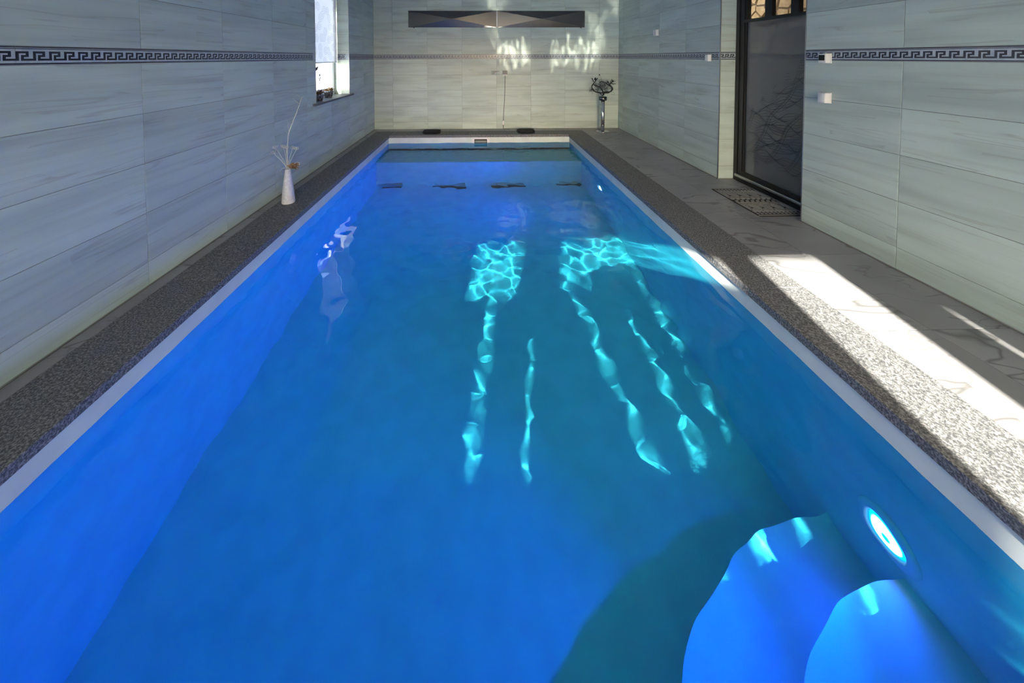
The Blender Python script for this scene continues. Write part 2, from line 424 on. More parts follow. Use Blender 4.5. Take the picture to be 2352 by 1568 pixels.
DOORTOP = 2.75
wall_r = tag(obj('wall_right', MB().box(XR+BK, XR+0.36, YB, NY0-BK, -0.06, ZC).box(XR+BK, XR+0.36, NY1+BK, YF+0.3, -0.06, ZC)
             .box(XR+BK, XR+0.36, NY0-BK, NY1+BK, DOORTOP, ZC), M['grout']),
             'right long wall of striped pale stoneware tiles around the door niche', kind='structure')
for (y0, y1, seam) in ((YB, NY0, 2.4459), (NY1, YF, NY1)):
    ue = [y1-y for y in reversed(edges(y0, y1, seam, 0.75))]
    for rows in (ROWS, ROWS_UP): grid_tiles(wall_r, (XR, y1, 0), (0, -1, 0), UP, ue, rows, M['tile'], 'wall_tile')
    border(wall_r, (XR, y1, 0), (0, -1, 0), UP, 0, y1-y0)
grid_tiles(wall_r, (XR, NY1, 0), (0, -1, 0), UP, [0, NY1-NY0], [DOORTOP, 2.996], M['tile'], 'wall_tile')
for rows in (ROWS, [1.628, 1.969, 2.310, 2.651, DOORTOP]):
    grid_tiles(wall_r, (XR, NY1, 0), (1, 0, 0), UP, [0, NX-XR], rows, M['tile'], 'reveal_tile')
    grid_tiles(wall_r, (NX, NY0, 0), (-1, 0, 0), UP, [0, NX-XR], rows, M['tile'], 'reveal_tile')
border(wall_r, (XR, NY1, 0), (1, 0, 0), UP, 0, NX-XR)
for y0 in (NY0-0.004, NY1-0.004):
    obj('edge_trim', MB().box(XR-0.002, XR+0.006, y0, y0+0.010, 0.0, DOORTOP), M['dull_steel'], wall_r)

tag(obj('ceiling', MB().box(XL-0.36, XR+0.36, YB-0.3, YF+0.3, ZC, ZC+0.2), M['plaster']), 'plain white ceiling', kind='structure')

# rear wall behind the viewer, with its windows and glazed door
def holed(mb, x0, x1, y0, y1, z0, z1, holes):
    xs = sorted({x0, x1, *[h[0] for h in holes], *[h[1] for h in holes]})
    for a, b in zip(xs, xs[1:]):
        c = (a+b)/2; zz = [(z0, z1)]
        for h in holes:
            if h[0] < c < h[1]: zz = [q for p in zz for q in ((p[0], min(p[1], h[2])), (max(p[0], h[3]), p[1])) if q[1]-q[0] > 1e-4]
        for p in zz: mb.box(a, b, y0, y1, *p)
    return mb
HEAD = 2.13
OPEN = [(-2.05, -1.45, 0.5, HEAD), (-1.30, -0.68, 0.5, HEAD), (-0.60, 0.92, 0.5, HEAD), (1.14, 1.675, 0.0, HEAD), (1.96, 2.75, 0.5, HEAD)]  # leftmost opening is an unseen addition that lets in ambient light
tag(obj('wall_back', holed(MB(), XL-0.36, XR+0.36, YB-0.12, YB, -0.3, ZC, OPEN), M['plaster']), 'plain wall with windows behind the near end of the pool', kind='structure')

# ------------------------------------------------------------------ floor and coping
NEAR = -0.345     # outer edge of the near coping
FX = 2.205       # outer edge of the coping on the right
fl = obj('floor', MB().box(XL-0.3, -2.182, YB, YF+0.05, -0.25, -BK).box(-2.182, FX, 7.385, YF+0.05, -0.25, -BK)
         .box(FX, NX+0.1, YB, YF+0.05, -0.25, -BK).box(-2.182, FX, YB, PYB-0.15, -0.25, -BK).box(-2.182, FX, PYB-0.15, NEAR, -0.12, -BK), M['floor_grout'])
tag(fl, 'pool deck of pale marble-look tiles with dark veins', kind='structure')
fy = edges(YB, YF-0.004, 1.888, 0.76)
floor_tile = lambda x0, x1, ye: grid_tiles(fl, (0, 0, 0), (1, 0, 0), (0, 1, 0), [x0, x1], ye, M['marble'], 'floor_tile')
grid_tiles(fl, (0, 0, 0), (1, 0, 0), (0, 1, 0), [FX, 2.585, XR-0.004], fy, M['marble'], 'floor_tile')
grid_tiles(fl, (0, 0, 0), (1, 0, 0), (0, 1, 0), [XR-0.004, NX], [NY0, 3.41, 4.17, NY1], M['marble'], 'floor_tile')
floor_tile(XL+0.004, -2.182, fy)
grid_tiles(fl, (0, 0, 0), (1, 0, 0), (0, 1, 0), [-2.182, -1.4, -0.64, 0.12, 0.88, 1.64, FX], [7.385, YF-0.004], M['marble'], 'floor_tile')
grid_tiles(fl, (0, 0, 0), (1, 0, 0), (0, 1, 0), [-2.182, -1.425, -0.665, 0.095, 0.855, 1.615, FX], edges(YB, NEAR, 1.888, 0.76), M['marble'], 'floor_tile')

coping = tag(empty('pool_coping', (0, 0, 0)), 'speckled grey granite coping slabs around the pool rim', kind='structure')
CB = -0.052
def slab(x0, x1, y0, y1):
    mb = MB(); g = 0.0015; c = 0.003
    x0 += g; x1 -= g; y0 += g; y1 -= g
    v = [(x, y, z) for z in (CB, -c) for x, y in ((x0, y0), (x1, y0), (x1, y1), (x0, y1))]+[(x0+c, y0+c, 0), (x1-c, y0+c, 0), (x1-c, y1-c, 0), (x0+c, y1-c, 0)]
    f = [(3, 2, 1, 0), (8, 9, 10, 11)]+[(a+i, a+(i+1) % 4, a+4+(i+1) % 4, a+4+i) for a in (0, 4) for i in range(4)]
    mb.add(v, f); return obj('coping_slab', mb, M['granite'], coping)
YI = 7.005
for a, b in ((NEAR, 2.45), (2.45, 4.9), (4.9, 7.385)): slab(-2.182, -CI, a, b)
for a, b in ((NEAR, 2.266), (2.266, 4.70), (4.70, 7.385)): slab(CI, FX, a, b)
for a, b in ((-CI, -0.207), (-0.207, 0.208), (0.208, CI)): slab(a, b, YI, 7.385)
for a, b in ((-CI, -0.6), (-0.6, 0.62), (0.62, CI)): slab(a, b, NEAR, 0.06)

# ------------------------------------------------------------------ pool basin and water
basin = tag(empty('pool_basin', (0, 0, PZ)), 'rectangular swimming pool basin with a pale smooth lining and rounded corner steps', kind='structure')
def bpart(name, mb, m=None):
    o = obj(name, mb, m or M['liner'], basin); o.location.z = -PZ; return o
receiver(bpart('pool_floor', MB().box(PX0-0.15, PX1+0.15, PYB-0.15, PY1+0.15, PZ-0.15, PZ)))
bpart('pool_wall', MB().box(PX0-0.15, PX0, PYB-0.15, PY1+0.15, PZ, CB-0.001))
receiver(bpart('pool_wall', MB().box(PX1, PX1+0.15, PYB-0.15, PY1+0.15, PZ, CB-0.001)))
bpart('pool_wall', MB().box(PX0, PX1, PYB-0.15, PYB, PZ, -0.121))
SKX0, SKX1, SKZ0, SKZ1 = -0.104, 0.153, -0.215, -0.093
fw = MB()
for r in (r for r in cut((PX0, PX1, PZ, CB-0.001), (SKX0, SKX1, SKZ0, SKZ1))): fw.box(r[0], r[1], PY1, PY1+0.15, r[2], r[3])
bpart('pool_wall', fw)
SC0 = (PX1, 0.30)
for k, (z, r) in enumerate(((-1.28, 1.43), (-1.00, 1.09), (-0.72, 0.75), (-0.44, 0.42))):
    pts = [(PX1, PY0)]+[(SC0[0]+r*cos(a), SC0[1]+r*sin(a)) for a in [pi/2+pi/2*i/40 for i in range(41)]]+[(PX1-r, PY0)]
    receiver(bpart('step', MB().prism(pts, PZ, z)))

def water():
    rnd = random.Random(11)
    waves = []
    for lam, amp, nn in ((0.62, 0.9, 4), (0.36, 0.55, 5), (0.23, 0.40, 6), (0.15, 0.18, 6), (0.10, 0.05, 5)):
        for i in range(nn):
            th = rnd.uniform(0, 2*pi); L = lam*rnd.uniform(0.82, 1.2); k = 2*pi/L
            waves.append((k*cos(th), k*sin(th), rnd.uniform(0, 2*pi), amp*0.001*rnd.uniform(0.6, 1.3)))
    nx, ny = 240, 450
    xs = [PX0+(PX1-PX0)*i/nx for i in range(nx+1)]
    ys = [PYB+(PY0-PYB)*j/60 for j in range(60)]+[PY0+(PY1-PY0)*j/ny for j in range(ny+1)]
    v = []
    for y in ys:
        for x in xs:
            z = WATER
            for kx, ky, p, a in waves: z += a*sin(kx*x+ky*y+p)
            v.append((x, y, z))
    nx, ny = len(xs)-1, len(ys)-1
    f = [(j*(nx+1)+i, j*(nx+1)+i+1, (j+1)*(nx+1)+i+1, (j+1)*(nx+1)+i) for j in range(ny) for i in range(nx)]
    mb = MB(); mb.add(v, f, True)
    o = obj('pool_water', mb, M['water'], None, fix=False)
    o.cycles.is_caustics_caster = True
    return tag(o, 'clear blue rippled water filling the swimming pool', 'water', kind='stuff')
water()

# added patterned spot, no real lamp, standing in for sunlight off the ripples (path tracing cannot find this mirror path): aimed where the window light, mirrored in the water, meets the far wall
def added_glint_spot():
    P = Vector((0.45, 2.75, WATER+0.05))
    ld = bpy.data.lights.new('added_glint_spot', 'SPOT'); ld.energy = 640; ld.color = (1, 0.92, 0.76); ld.shadow_soft_size = 0.03
    ld.spot_size = radians(52); ld.spot_blend = 0.3; ld.use_nodes = True
    n = ld.node_tree.nodes; l = ld.node_tree.links; e = n['Emission']
    ge = n.new('ShaderNodeNewGeometry'); sp = n.new('ShaderNodeSeparateXYZ'); l.new(ge.outputs['Incoming'], sp.inputs[0])
    D = YF-P.y
    X = math_(n, l, 'ADD', math_(n, l, 'MULTIPLY', math_(n, l, 'DIVIDE', sp.outputs[0], sp.outputs[1]), D), P.x)
    Zz = math_(n, l, 'ADD', math_(n, l, 'MULTIPLY', math_(n, l, 'DIVIDE', sp.outputs[2], sp.outputs[1]), D), P.z)
    cb = n.new('ShaderNodeCombineXYZ'); l.new(X, cb.inputs[0]); l.new(Zz, cb.inputs[1])
    def smooth(v, lo, hi):
        m = n.new('ShaderNodeMapRange'); m.interpolation_type = 'SMOOTHSTEP'; m.inputs[1].default_value = lo; m.inputs[2].default_value = hi; l.new(v, m.inputs[0]); return m.outputs[0]
    w1 = noise(n, l, vmath(n, l, 'MULTIPLY', cb.outputs[0], (5.0, 2.6, 1)), 1.0, 3); w2 = noise(n, l, vmath(n, l, 'MULTIPLY', cb.outputs[0], (11.0, 2.2, 1)), 1.0, 3)
    Xw = math_(n, l, 'ADD', X, math_(n, l, 'MULTIPLY', math_(n, l, 'SUBTRACT', w1, 0.5), 0.30)); Zw = math_(n, l, 'ADD', Zz, math_(n, l, 'MULTIPLY', math_(n, l, 'SUBTRACT', w2, 0.5), 1.2))
    def blob(x0, x1, z0, z1, f=0.09):
        a = math_(n, l, 'MULTIPLY', smooth(Xw, x0-f, x0+f), math_(n, l, 'SUBTRACT', 1.0, smooth(Xw, x1-f, x1+f)))
        b = math_(n, l, 'MULTIPLY', smooth(Zw, z0-f, z0+f), math_(n, l, 'SUBTRACT', 1.0, smooth(Zw, z1-f, z1+f)))
        return math_(n, l, 'MULTIPLY', a, b)
    m = math_(n, l, 'ADD', blob(0.43, 1.08, 1.42, 1.84), blob(1.58, 2.55, 1.42, 1.84))
    m = math_(n, l, 'ADD', m, math_(n, l, 'MULTIPLY', blob(2.40, 2.72, 1.5, 2.5), 0.6))
    m = math_(n, l, 'ADD', m, math_(n, l, 'MULTIPLY', blob(0.15, 0.60, 2.62, 3.2), 0.55))
    m = math_(n, l, 'ADD', m, math_(n, l, 'MULTIPLY', blob(0.22, 0.46, 1.9, 2.7), 0.35))
    m = math_(n, l, 'ADD', m, math_(n, l, 'MULTIPLY', blob(2.85, 3.04, 2.55, 3.2), 0.6))
    st = noise(n, l, vmath(n, l, 'MULTIPLY', cb.outputs[0], (17.0, 4.0, 1)), 1.0, 4, 0.6, 1.0)
    g = math_(n, l, 'ADD', math_(n, l, 'MULTIPLY', smooth(st, 0.36, 0.68), 1.5), 0.12)
    l.new(math_(n, l, 'MULTIPLY', m, g), e.inputs[1])
    o = bpy.data.objects.new('added_glint_spot', ld); COL.objects.link(o); o.location = P
    o.rotation_euler = (Vector((1.5, YF, 2.0))-P).to_track_quat('-Z', 'Y').to_euler()
added_glint_spot()

# ------------------------------------------------------------------ pool fittings
def thing(name, label, cat, loc, group=None): return tag(empty(name, loc), label, cat, group)
def part(name, mb, m, root, fix=True):
    """mesh given in room coordinates, hung under root"""
    o = obj(name, mb, m, root, fix)
    p = root; off = Vector((0, 0, 0))
    while p is not None: off += p.location; p = p.parent
    o.location = -off; return o

def pool_light(y, label):
    t = thing('pool_light', label, 'pool light', (PX1, y, -0.85), 'blue lights in the right pool wall')
    ring = MB(); seg = 40; prof = [(0.078, 0.0), (0.078, -0.014), (0.086, -0.020), (0.112, -0.016), (0.126, -0.004), (0.126, 0.0)]
    ring.lathe(prof, (0, 0, 0), seg, 'x', True, False); obj('trim_ring', ring, M['white_plastic'], t)
    lens = MB(); lens.lathe([(0.077, -0.002), (0.066, -0.010), (0.045, -0.015), (0.02, -0.0175), (0.002, -0.018)], (0, 0, 0), seg, 'x', True, True)
    obj('lens', lens, M['led'], t)
    for nm, watt, size, aim in (('led_beam', 112, 96, Vector((-1, 0.02, 0.10))), ('led_glow', 9, 176, Vector((-1, 0, 0)))):
        ld = bpy.data.lights.new(nm, 'SPOT'); ld.energy = watt; ld.color = (0.0, 0.062, 1.0); ld.shadow_soft_size = 0.012
        ld.spot_size = radians(size); ld.spot_blend = 1.0
        lo = bpy.data.objects.new(nm, ld); COL.objects.link(lo); lo.parent = t; lo.location = (-0.034, 0, 0)
        lo.rotation_euler = aim.to_track_quat('-Z', 'Y').to_euler()
pool_light(1.452, 'round blue underwater light beside the rounded steps')
pool_light(5.147, 'round blue underwater light near the grey cover panel')

t = thing('pool_skimmer', 'white wall skimmer with a dark slot under the far coping', 'skimmer', (0.024, PY1, -0.15))
sk = MB()
for r in cut((-0.157, 0.204, -0.274, -0.056), (SKX0, SKX1, SKZ0, SKZ1)): sk.box(r[0], r[1], PY1-0.006, PY1+0.004, r[2], r[3])
part('frame', sk, M['white_plastic'], t)
th = MB()
th.box(SKX0, SKX1, PY1+0.13, PY1+0.14, SKZ0, SKZ1).box(SKX0-0.004, SKX0, PY1, PY1+0.14, SKZ0, SKZ1).box(SKX1, SKX1+0.004, PY1, PY1+0.14, SKZ0, SKZ1)
th.box(SKX0, SKX1, PY1, PY1+0.14, SKZ1, SKZ1+0.004).box(SKX0, SKX1, PY1, PY1+0.14, SKZ0-0.004, SKZ0)
part('throat', th, M['black'], t)
fp = MB(); fp.box(SKX0+0.012, SKX1-0.012, PY1+0.03, PY1+0.036, SKZ0+0.01, SKZ1-0.035); part('flap', fp, M['grey_plastic'], t)
for x in (SKX0-0.03, SKX1+0.03):
    for z in (SKZ0-0.035, SKZ1+0.02): part('screw', MB().lathe([(0.006, 0), (0.006, -0.002), (0.002, -0.0025)], (x, PY1-0.006, z), 8, 'x'), M['dull_steel'], t)

for x0, x1 in ((-1.72, -1.36), (-0.84, -0.24), (0.22, 0.80), (1.36, 1.76)):
    gm = MB()
    for k in range(3): gm.box(x0, x1, 6.035+0.024*k, 6.050+0.024*k, PZ, PZ+0.012)
    gm.box(x0, x0+0.02, 6.03, 6.105, PZ, PZ+0.014).box(x1-0.02, x1, 6.03, 6.105, PZ, PZ+0.014).box(x0, x1, 6.03, 6.105, PZ, PZ+0.004)
    bpart('floor_grate', gm, M['black'])
CY0, CY1, CZ = 6.14, 6.87, -0.55
t = thing('cover_box', 'grey submerged bench panel of the pool cover box at the far end', 'cover box', (0, CY0, PZ))
part('top_panel', MB().box(PX0+0.002, PX1-0.002, CY0-0.012, CY1, CZ-0.035, CZ), M['cover_grey'], t)
fr_ = MB(); slots = [(-1.80, -1.35), (-0.83, -0.25), (0.24, 0.78), (1.42, 1.80)]
r_ = [(PX0+0.002, PX1-0.002, PZ+0.001, CZ-0.035)]
for a0, a1 in slots: r_ = [q for r in r_ for q in cut(r, (a0, a1, PZ, PZ+0.07))]
for r in r_: fr_.box(r[0], r[1], CY0, CY0+0.03, r[2], r[3])
part('front_panel', fr_, M['liner'], t)
part('roller', MB().lathe([(0.16, PX0+0.05), (0.16, PX1-0.05)], (0, CY0+0.48, -1.05), 24, 'x'), M['black'], t)
part('slot_dark_sheet', MB().box(PX0+0.002, PX1-0.002, PY1-0.02, PY1-0.001, PZ+0.001, CZ-0.02), M['black'], t)  # black sheet added so the slot above it looks dark
part('opening_dark_sheet', MB().box(PX0+0.002, PX1-0.002, CY0+0.10, CY0+0.11, PZ+0.001, PZ+0.25), M['black'], t)  # black sheet added to darken the openings in the front panel

# ------------------------------------------------------------------ left window
win = tag(empty('window_1', (WX, (WY0+WY1)/2, WZ0)), 'tall white window set deep in the left wall', kind='structure')
def wpart(n_, mb, m): return part(n_, mb, m, win)
FRX0, FRX1 = WX-0.07, WX
fm = MB(); fw_ = 0.07
fm.box(FRX0, FRX1, WY0, WY0+fw_, WZ0, WZ1).box(FRX0, FRX1, WY1-fw_, WY1, WZ0, WZ1).box(FRX0, FRX1, WY0+fw_, WY1-fw_, WZ0, WZ0+fw_).box(FRX0, FRX1, WY0+fw_, WY1-fw_, WZ1-fw_, WZ1)
wpart('window_frame', fm, M['upvc'])
sm = MB(); a0, a1, c0, c1 = WY0+fw_, WY1-fw_, WZ0+fw_, WZ1-fw_; w2 = 0.06
sm.box(FRX0+0.02, FRX1+0.015, a0, a0+w2, c0, c1).box(FRX0+0.02, FRX1+0.015, a1-w2, a1, c0, c1).box(FRX0+0.02, FRX1+0.015, a0+w2, a1-w2, c0, c0+w2).box(FRX0+0.02, FRX1+0.015, a0+w2, a1-w2, c1-w2, c1)
wpart('sash', sm, M['upvc'])
wpart('pane', MB().box(FRX0+0.03, FRX0+0.036, a0+w2, a1-w2, c0+w2, c1-w2), M['glass'])
wpart('window_sill', MB().cbox(WX, XL+0.035, WY0-0.10, WY1+0.125, WZ0-0.03, WZ0, 0.003), M['slate'])

def thin_sheet(y0, y1, z0, z1, x, m, name, root):
    """sheet in local x-y so its print stays on its face"""
    me = MB().box(0, y1-y0, 0, z1-z0, -0.0006, 0.0006).mesh(name); me.materials.append(m)
    o = link(name, me, None, root)
    o.matrix_local = Matrix(((0, 0, 1, x), (1, 0, 0, y0), (0, 1, 0, z0), (0, 0, 0, 1))); return o
BLX = XL-0.205
bl = thing('roller_blind', 'white roller blind with grey ring print hanging in the window recess', 'blind', (BLX, (WY0+WY1)/2, 1.487))
thin_sheet(-0.60, 0.605, 0.0, 1.20, 0.0, M['blind'], 'fabric', bl)
obj('hem_bar', MB().lathe([(0.009, -0.60), (0.009, 0.605)], (0, 0, 0), 10, 'x'), M['white_plastic'], bl).rotation_euler = (0, 0, pi/2)
obj('roller_tube', MB().lathe([(0.022, -0.61), (0.022, 0.61)], (0, 0, 0), 14, 'x'), M['white_plastic'], bl).rotation_euler = (0, 0, pi/2)
bl.children[-1].location = (0, 0, 1.21)

def flower_pot(loc, r, h, seed, label, leafm):
    rnd = random.Random(seed); t = thing('flower_pot', label, 'plant pot', loc, None)
    obj('pot', MB().lathe([(r*0.72, 0), (r*0.98, h*0.75), (r*1.04, h*0.76), (r*1.04, h), (r*0.92, h), (r*0.88, h*0.8)], seg=20), M['dots'], t)
    lf = MB()
    for i in range(34):
        a = rnd.uniform(0, 2*pi); e = rnd.uniform(0.15, 1.25); L = rnd.uniform(0.5, 1.0)*r*1.15; b0 = Vector((cos(a)*r*0.4, sin(a)*r*0.4, h*0.9))
        dv = Vector((cos(a)*cos(e), sin(a)*cos(e), sin(e))); sd_ = Vector((-sin(a), cos(a), 0))*L*0.26
        c = b0+dv*L*0.55+Vector((0, 0, 0.006)); tp = b0+dv*L
        lf.add([b0, c-sd_, tp, c+sd_, c+Vector((0, 0, 0.008))], [(0, 1, 4), (1, 2, 4), (2, 3, 4), (3, 0, 4)])
    obj('dried_leaves', lf, leafm, t, False)
flower_pot((XL-0.10, 5.17, WZ0), 0.085, 0.10, 3, 'dark polka-dot pot of dry brown leaves beside the near window edge', M['dry_leaf'])
flower_pot((XL-0.13, 5.60, WZ0), 0.072, 0.11, 5, 'grey polka-dot pot topped with reddish dry petals', M['pod'])

hrt = thing('heart_ornament', 'small grey wire heart hanging below the roller blind', 'ornament', (XL-0.185, 5.42, 1.27))
hm = MB(); heart = lambda a, s_: (0, s_*0.0042*16*sin(a)**3, s_*0.0042*(13*cos(a)-5*cos(2*a)-2*cos(3*a)-cos(4*a)))
for s_ in (1.0, 0.66): hm.tube([heart(2*pi*i/28, s_) for i in range(29)], 0.0032, 5)
rnd = random.Random(8)
for i in range(9):
    a = rnd.uniform(0, 2*pi); p0, p1 = heart(a, 0.95), heart(a+rnd.uniform(1.8, 3.2), 0.9); hm.tube([p0, (0.004, (p0[1]+p1[1])/2, (p0[2]+p1[2])/2+0.006), p1], 0.0022, 4)
obj('wire_heart', hm, M['wire'], hrt); obj('thread', MB().tube([(0, 0, 0.03), (0, 0, 0.21)], 0.0012, 4), M['wire'], hrt)
brd = thing('bird_ornament', 'small grey bird ornament hanging just below the blind hem', 'ornament', (XL-0.15, 5.24, 1.40))
bm_ = MB(); bm_.lathe([(0.001, -0.07), (0.014, -0.05), (0.021, -0.015), (0.019, 0.012), (0.009, 0.028), (0.013, 0.045), (0.008, 0.058), (0.001, 0.068)], (0, 0, 0), 12, 'x'); o = obj('body', bm_, M['wire'], brd); o.rotation_euler = (0, -0.5, pi/2)
obj('tail', MB().prism([(-0.008, 0), (0.008, 0), (0.012, 0.10), (-0.012, 0.10)], -0.002, 0.002), M['wire'], brd).rotation_euler = (-0.6, 0, pi); brd.children[-1].location = (0, -0.04, -0.02)

# ------------------------------------------------------------------ far wall
def steel_half(x0, x1, root):
    z0, z1, ap, base = 2.213, 2.567, 0.055, 0.03
    y = YF-base; c = ((x0+x1)/2, YF-base-ap, (z0+z1)/2)
    mb = MB(); q = [(x0, y, z0), (x1, y, z0), (x1, y, z1), (x0, y, z1)]
    mb.add(q+[c], [(0, 1, 4), (1, 2, 4), (2, 3, 4), (3, 0, 4)])
    b = [(x0, YF+0.0, z0), (x1, YF, z0), (x1, YF, z1), (x0, YF, z1)]
    mb.add(q+b, [(i, 4+i, 4+(i+1) % 4, (i+1) % 4) for i in range(4)]+[(4, 5, 6, 7)])
    return part('folded_panel', mb, M['steel'], root)
t = thing('wall_panel', 'long brushed steel wall panel with crossing folds on the far wall', 'wall panel', (0.384, YF, 2.21))
steel_half(-1.521, 0.372, t); steel_half(0.396, 2.294, t)
part('centre_joint', MB().box(0.372, 0.396, YF-0.022, YF, 2.22, 2.56), M['chrome'], t)
for x in (-1.42, 2.20): part('foot', MB().box(x, x+0.03, YF-0.02, YF, 2.20, 2.213), M['black'], t)

t = thing('wall_socket', 'small grey wall socket with a plugged-in hanging cable', 'socket', (0.558, YF, 1.175))
part('housing', MB().cbox(0.507, 0.610, YF-0.035, YF, 1.19, 1.27, 0.006), M['grey_plastic'], t)
part('lower_lip', MB().cbox(0.512, 0.605, YF-0.04, YF, 1.174, 1.192, 0.003), M['white_plastic'], t)
t = thing('power_cable', 'thin dark cable running down the far wall to the deck', 'cable', (0.52, YF, 0))
part('cord', MB().tube([(0.562, YF-0.02, 1.175), (0.56, YF-0.012, 1.0), (0.553, YF-0.008, 0.76), (0.545, YF-0.008, 0.6), (0.537, YF-0.008, 0.467), (0.526, YF-0.008, 0.3), (0.521, YF-0.010, 0.186)], 0.005, 6), M['wire'], t)
part('cord', MB().tube([(0.521, YF-0.010, 0.089), (0.519, YF-0.010, 0.02), (0.519, YF-0.02, 0.006), (0.60, YF-0.03, 0.006), (0.66, YF-0.04, 0.006)], 0.005, 6), M['wire'], t)
part('cord_switch', MB().cbox(0.492, 0.550, YF-0.028, YF-0.001, 0.088, 0.188, 0.012), M['white_plastic'], t)
t = thing('towel_hook', 'small white hook on a clear plate beside the grey socket', 'hook', (0.35, YF, 1.19))
part('plate', MB().cbox(0.262, 0.440, YF-0.006, YF, 1.188, 1.266, 0.002), M['glass'], t)
part('top_edge', MB().box(0.262, 0.440, YF-0.012, YF, 1.262, 1.268), M['wire'], t)
part('hook', MB().tube([(0.34, YF-0.005, 1.245), (0.34, YF-0.04, 1.242), (0.345, YF-0.055, 1.225), (0.345, YF-0.045, 1.20)], 0.011, 8), M['white_plastic'], t)
part('hook', MB().tube([(0.375, YF-0.005, 1.245), (0.40, YF-0.03, 1.247), (0.435, YF-0.035, 1.243)], 0.010, 8), M['white_plastic'], t)

def pad(x0, x1, y0, label):
    t = MB(); w = x1-x0; dp = 0.26; c = 0.05
    pts = [(x0+c, y0), (x1-c, y0), (x1, y0+c*1.1), (x1, y0+dp-c), (x1-c, y0+dp), (x0+c, y0+dp), (x0, y0+dp-c), (x0, y0+c*1.1)]
    me = bmesh.new(); vs0 = [me.verts.new((p[0], p[1], 0.0)) for p in pts]; f = me.faces.new(vs0)
    ex = bmesh.ops.extrude_face_region(me, geom=[f]); bmesh.ops.translate(me, vec=(0, 0, 0.05), verts=[g for g in ex['geom'] if isinstance(g, bmesh.types.BMVert)])
    bmesh.ops.bevel(me, geom=me.edges[:], offset=0.014, segments=3, affect='EDGES', profile=0.5); bmesh.ops.recalc_face_normals(me, faces=me.faces[:])
    d_ = bpy.data.meshes.new('pad'); me.to_mesh(d_); me.free()
    return tag(link('cushion', d_, M['foam']), label, 'cushion', 'black cushions on the far coping')
pad(-1.17, -0.81, 7.085, 'flat black cushion on the far coping, on the window side of the skimmer')
pad(0.795, 1.15, 7.105, 'flat black cushion on the far coping, between the skimmer and the chrome pedestal')

# ------------------------------------------------------------------ chrome pedestal with twig wreath
VX, VY = 2.585, 7.215
t = thing('pedestal_vase', 'tall chrome column vase on a round foot in the far corner', 'vase', (VX, VY, 0))
obj('base', MB().lathe([(0.132, 0), (0.134, 0.006), (0.130, 0.016), (0.05, 0.020), (0.036, 0.024)], seg=40), M['chrome'], t)
obj('column', MB().lathe([(0.036, 0.02), (0.038, 0.3), (0.041, 0.745), (0.036, 0.745), (0.034, 0.72)], seg=36), M['chrome'], t)
obj('collar', MB().lathe([(0.042, 0.66), (0.078, 0.662), (0.080, 0.70), (0.078, 0.74), (0.042, 0.744)], seg=36), M['steel'], t)
t = thing('twig_wreath', 'round tangle of black twigs standing in the chrome column vase', 'twig arrangement', (VX, VY, 0.761))
rnd = random.Random(4)
def rope(pts, n=18, wob=0.0):
    out = []; pts = [Vector(p) for p in pts]
    for i in range(n+1):
        u = i/n*(len(pts)-1); k = min(int(u), len(pts)-2); f_ = u-k
        p0, p1, p2, p3 = pts[max(k-1, 0)], pts[k], pts[k+1], pts[min(k+2, len(pts)-1)]
        q = 0.5*((2*p1)+(p2-p0)*f_+(2*p0-5*p1+4*p2-p3)*f_*f_+(3*p1-p0-3*p2+p3)*f_**3)
        out.append(q+Vector((rnd.uniform(-wob, wob), rnd.uniform(-wob, wob), rnd.uniform(-wob, wob))))
    return out
tw = [[(0, 0, 0), (0.02, 0, 0.05), (-0.08, 0.02, 0.06), (-0.19, 0.03, 0.10), (-0.235, 0.0, 0.19), (-0.20, -0.03, 0.27), (-0.15, -0.02, 0.32)],
      [(0, 0, 0), (0.0, -0.02, 0.06), (-0.06, -0.04, 0.16), (-0.13, -0.03, 0.20), (-0.21, -0.02, 0.24)],
      [(0.0, 0, 0), (0.03, 0, 0.05), (0.13, 0.02, 0.06), (0.19, 0.02, 0.11), (0.18, 0.0, 0.18), (0.13, -0.03, 0.23), (0.10, -0.02, 0.29)],
      [(0.0, 0, 0), (0.02, 0.02, 0.06), (0.08, 0.03, 0.07), (0.17, 0.0, 0.09), (0.20, -0.02, 0.16), (0.14, 0.02, 0.21), (0.08, 0.03, 0.25), (0.0, 0.03, 0.29), (-0.07, 0.0, 0.28)],
      [(-0.01, 0, 0), (-0.06, 0.03, 0.05), (-0.13, 0.05, 0.07), (-0.19, 0.04, 0.13)],
      [(0.12, 0, 0.2), (0.17, 0, 0.26), (0.21, 0, 0.30), (0.26, 0, 0.30)], [(0.17, 0, 0.26), (0.22, 0.01, 0.24), (0.27, 0.01, 0.25)],
      [(0.15, 0, 0.24), (0.18, 0.01, 0.31), (0.20, 0.02, 0.34)], [(-0.16, -0.01, 0.31), (-0.12, 0, 0.35), (-0.11, 0.01, 0.37)], [(-0.2, 0, 0.29), (-0.22, 0, 0.35), (-0.25, 0, 0.36)]]
for i, pts in enumerate(tw):
    tw[i] = obj('twig', MB().tube(rope(pts, 22, 0.004), 0.014 if i < 4 else 0.010, 6, 0.009 if i < 4 else 0.005), M['twig_black'], t)
for c, r, k in (((-0.16, 0, 0.345), 0.028, 0), ((0.205, 0, 0.30), 0.022, 5), ((-0.075, 0, 0.435), 0.013, 8), ((0.10, 0, 0.285), 0.018, 2)):
    b = MB(); b.lathe([(r*0.15, -r*1.1), (r*0.8, -r*0.6), (r, 0), (r*0.6, r*0.8), (r*0.1, r*1.3)], c, 7); obj('bud', b, M['twig_black'], tw[k])
mass = MB()
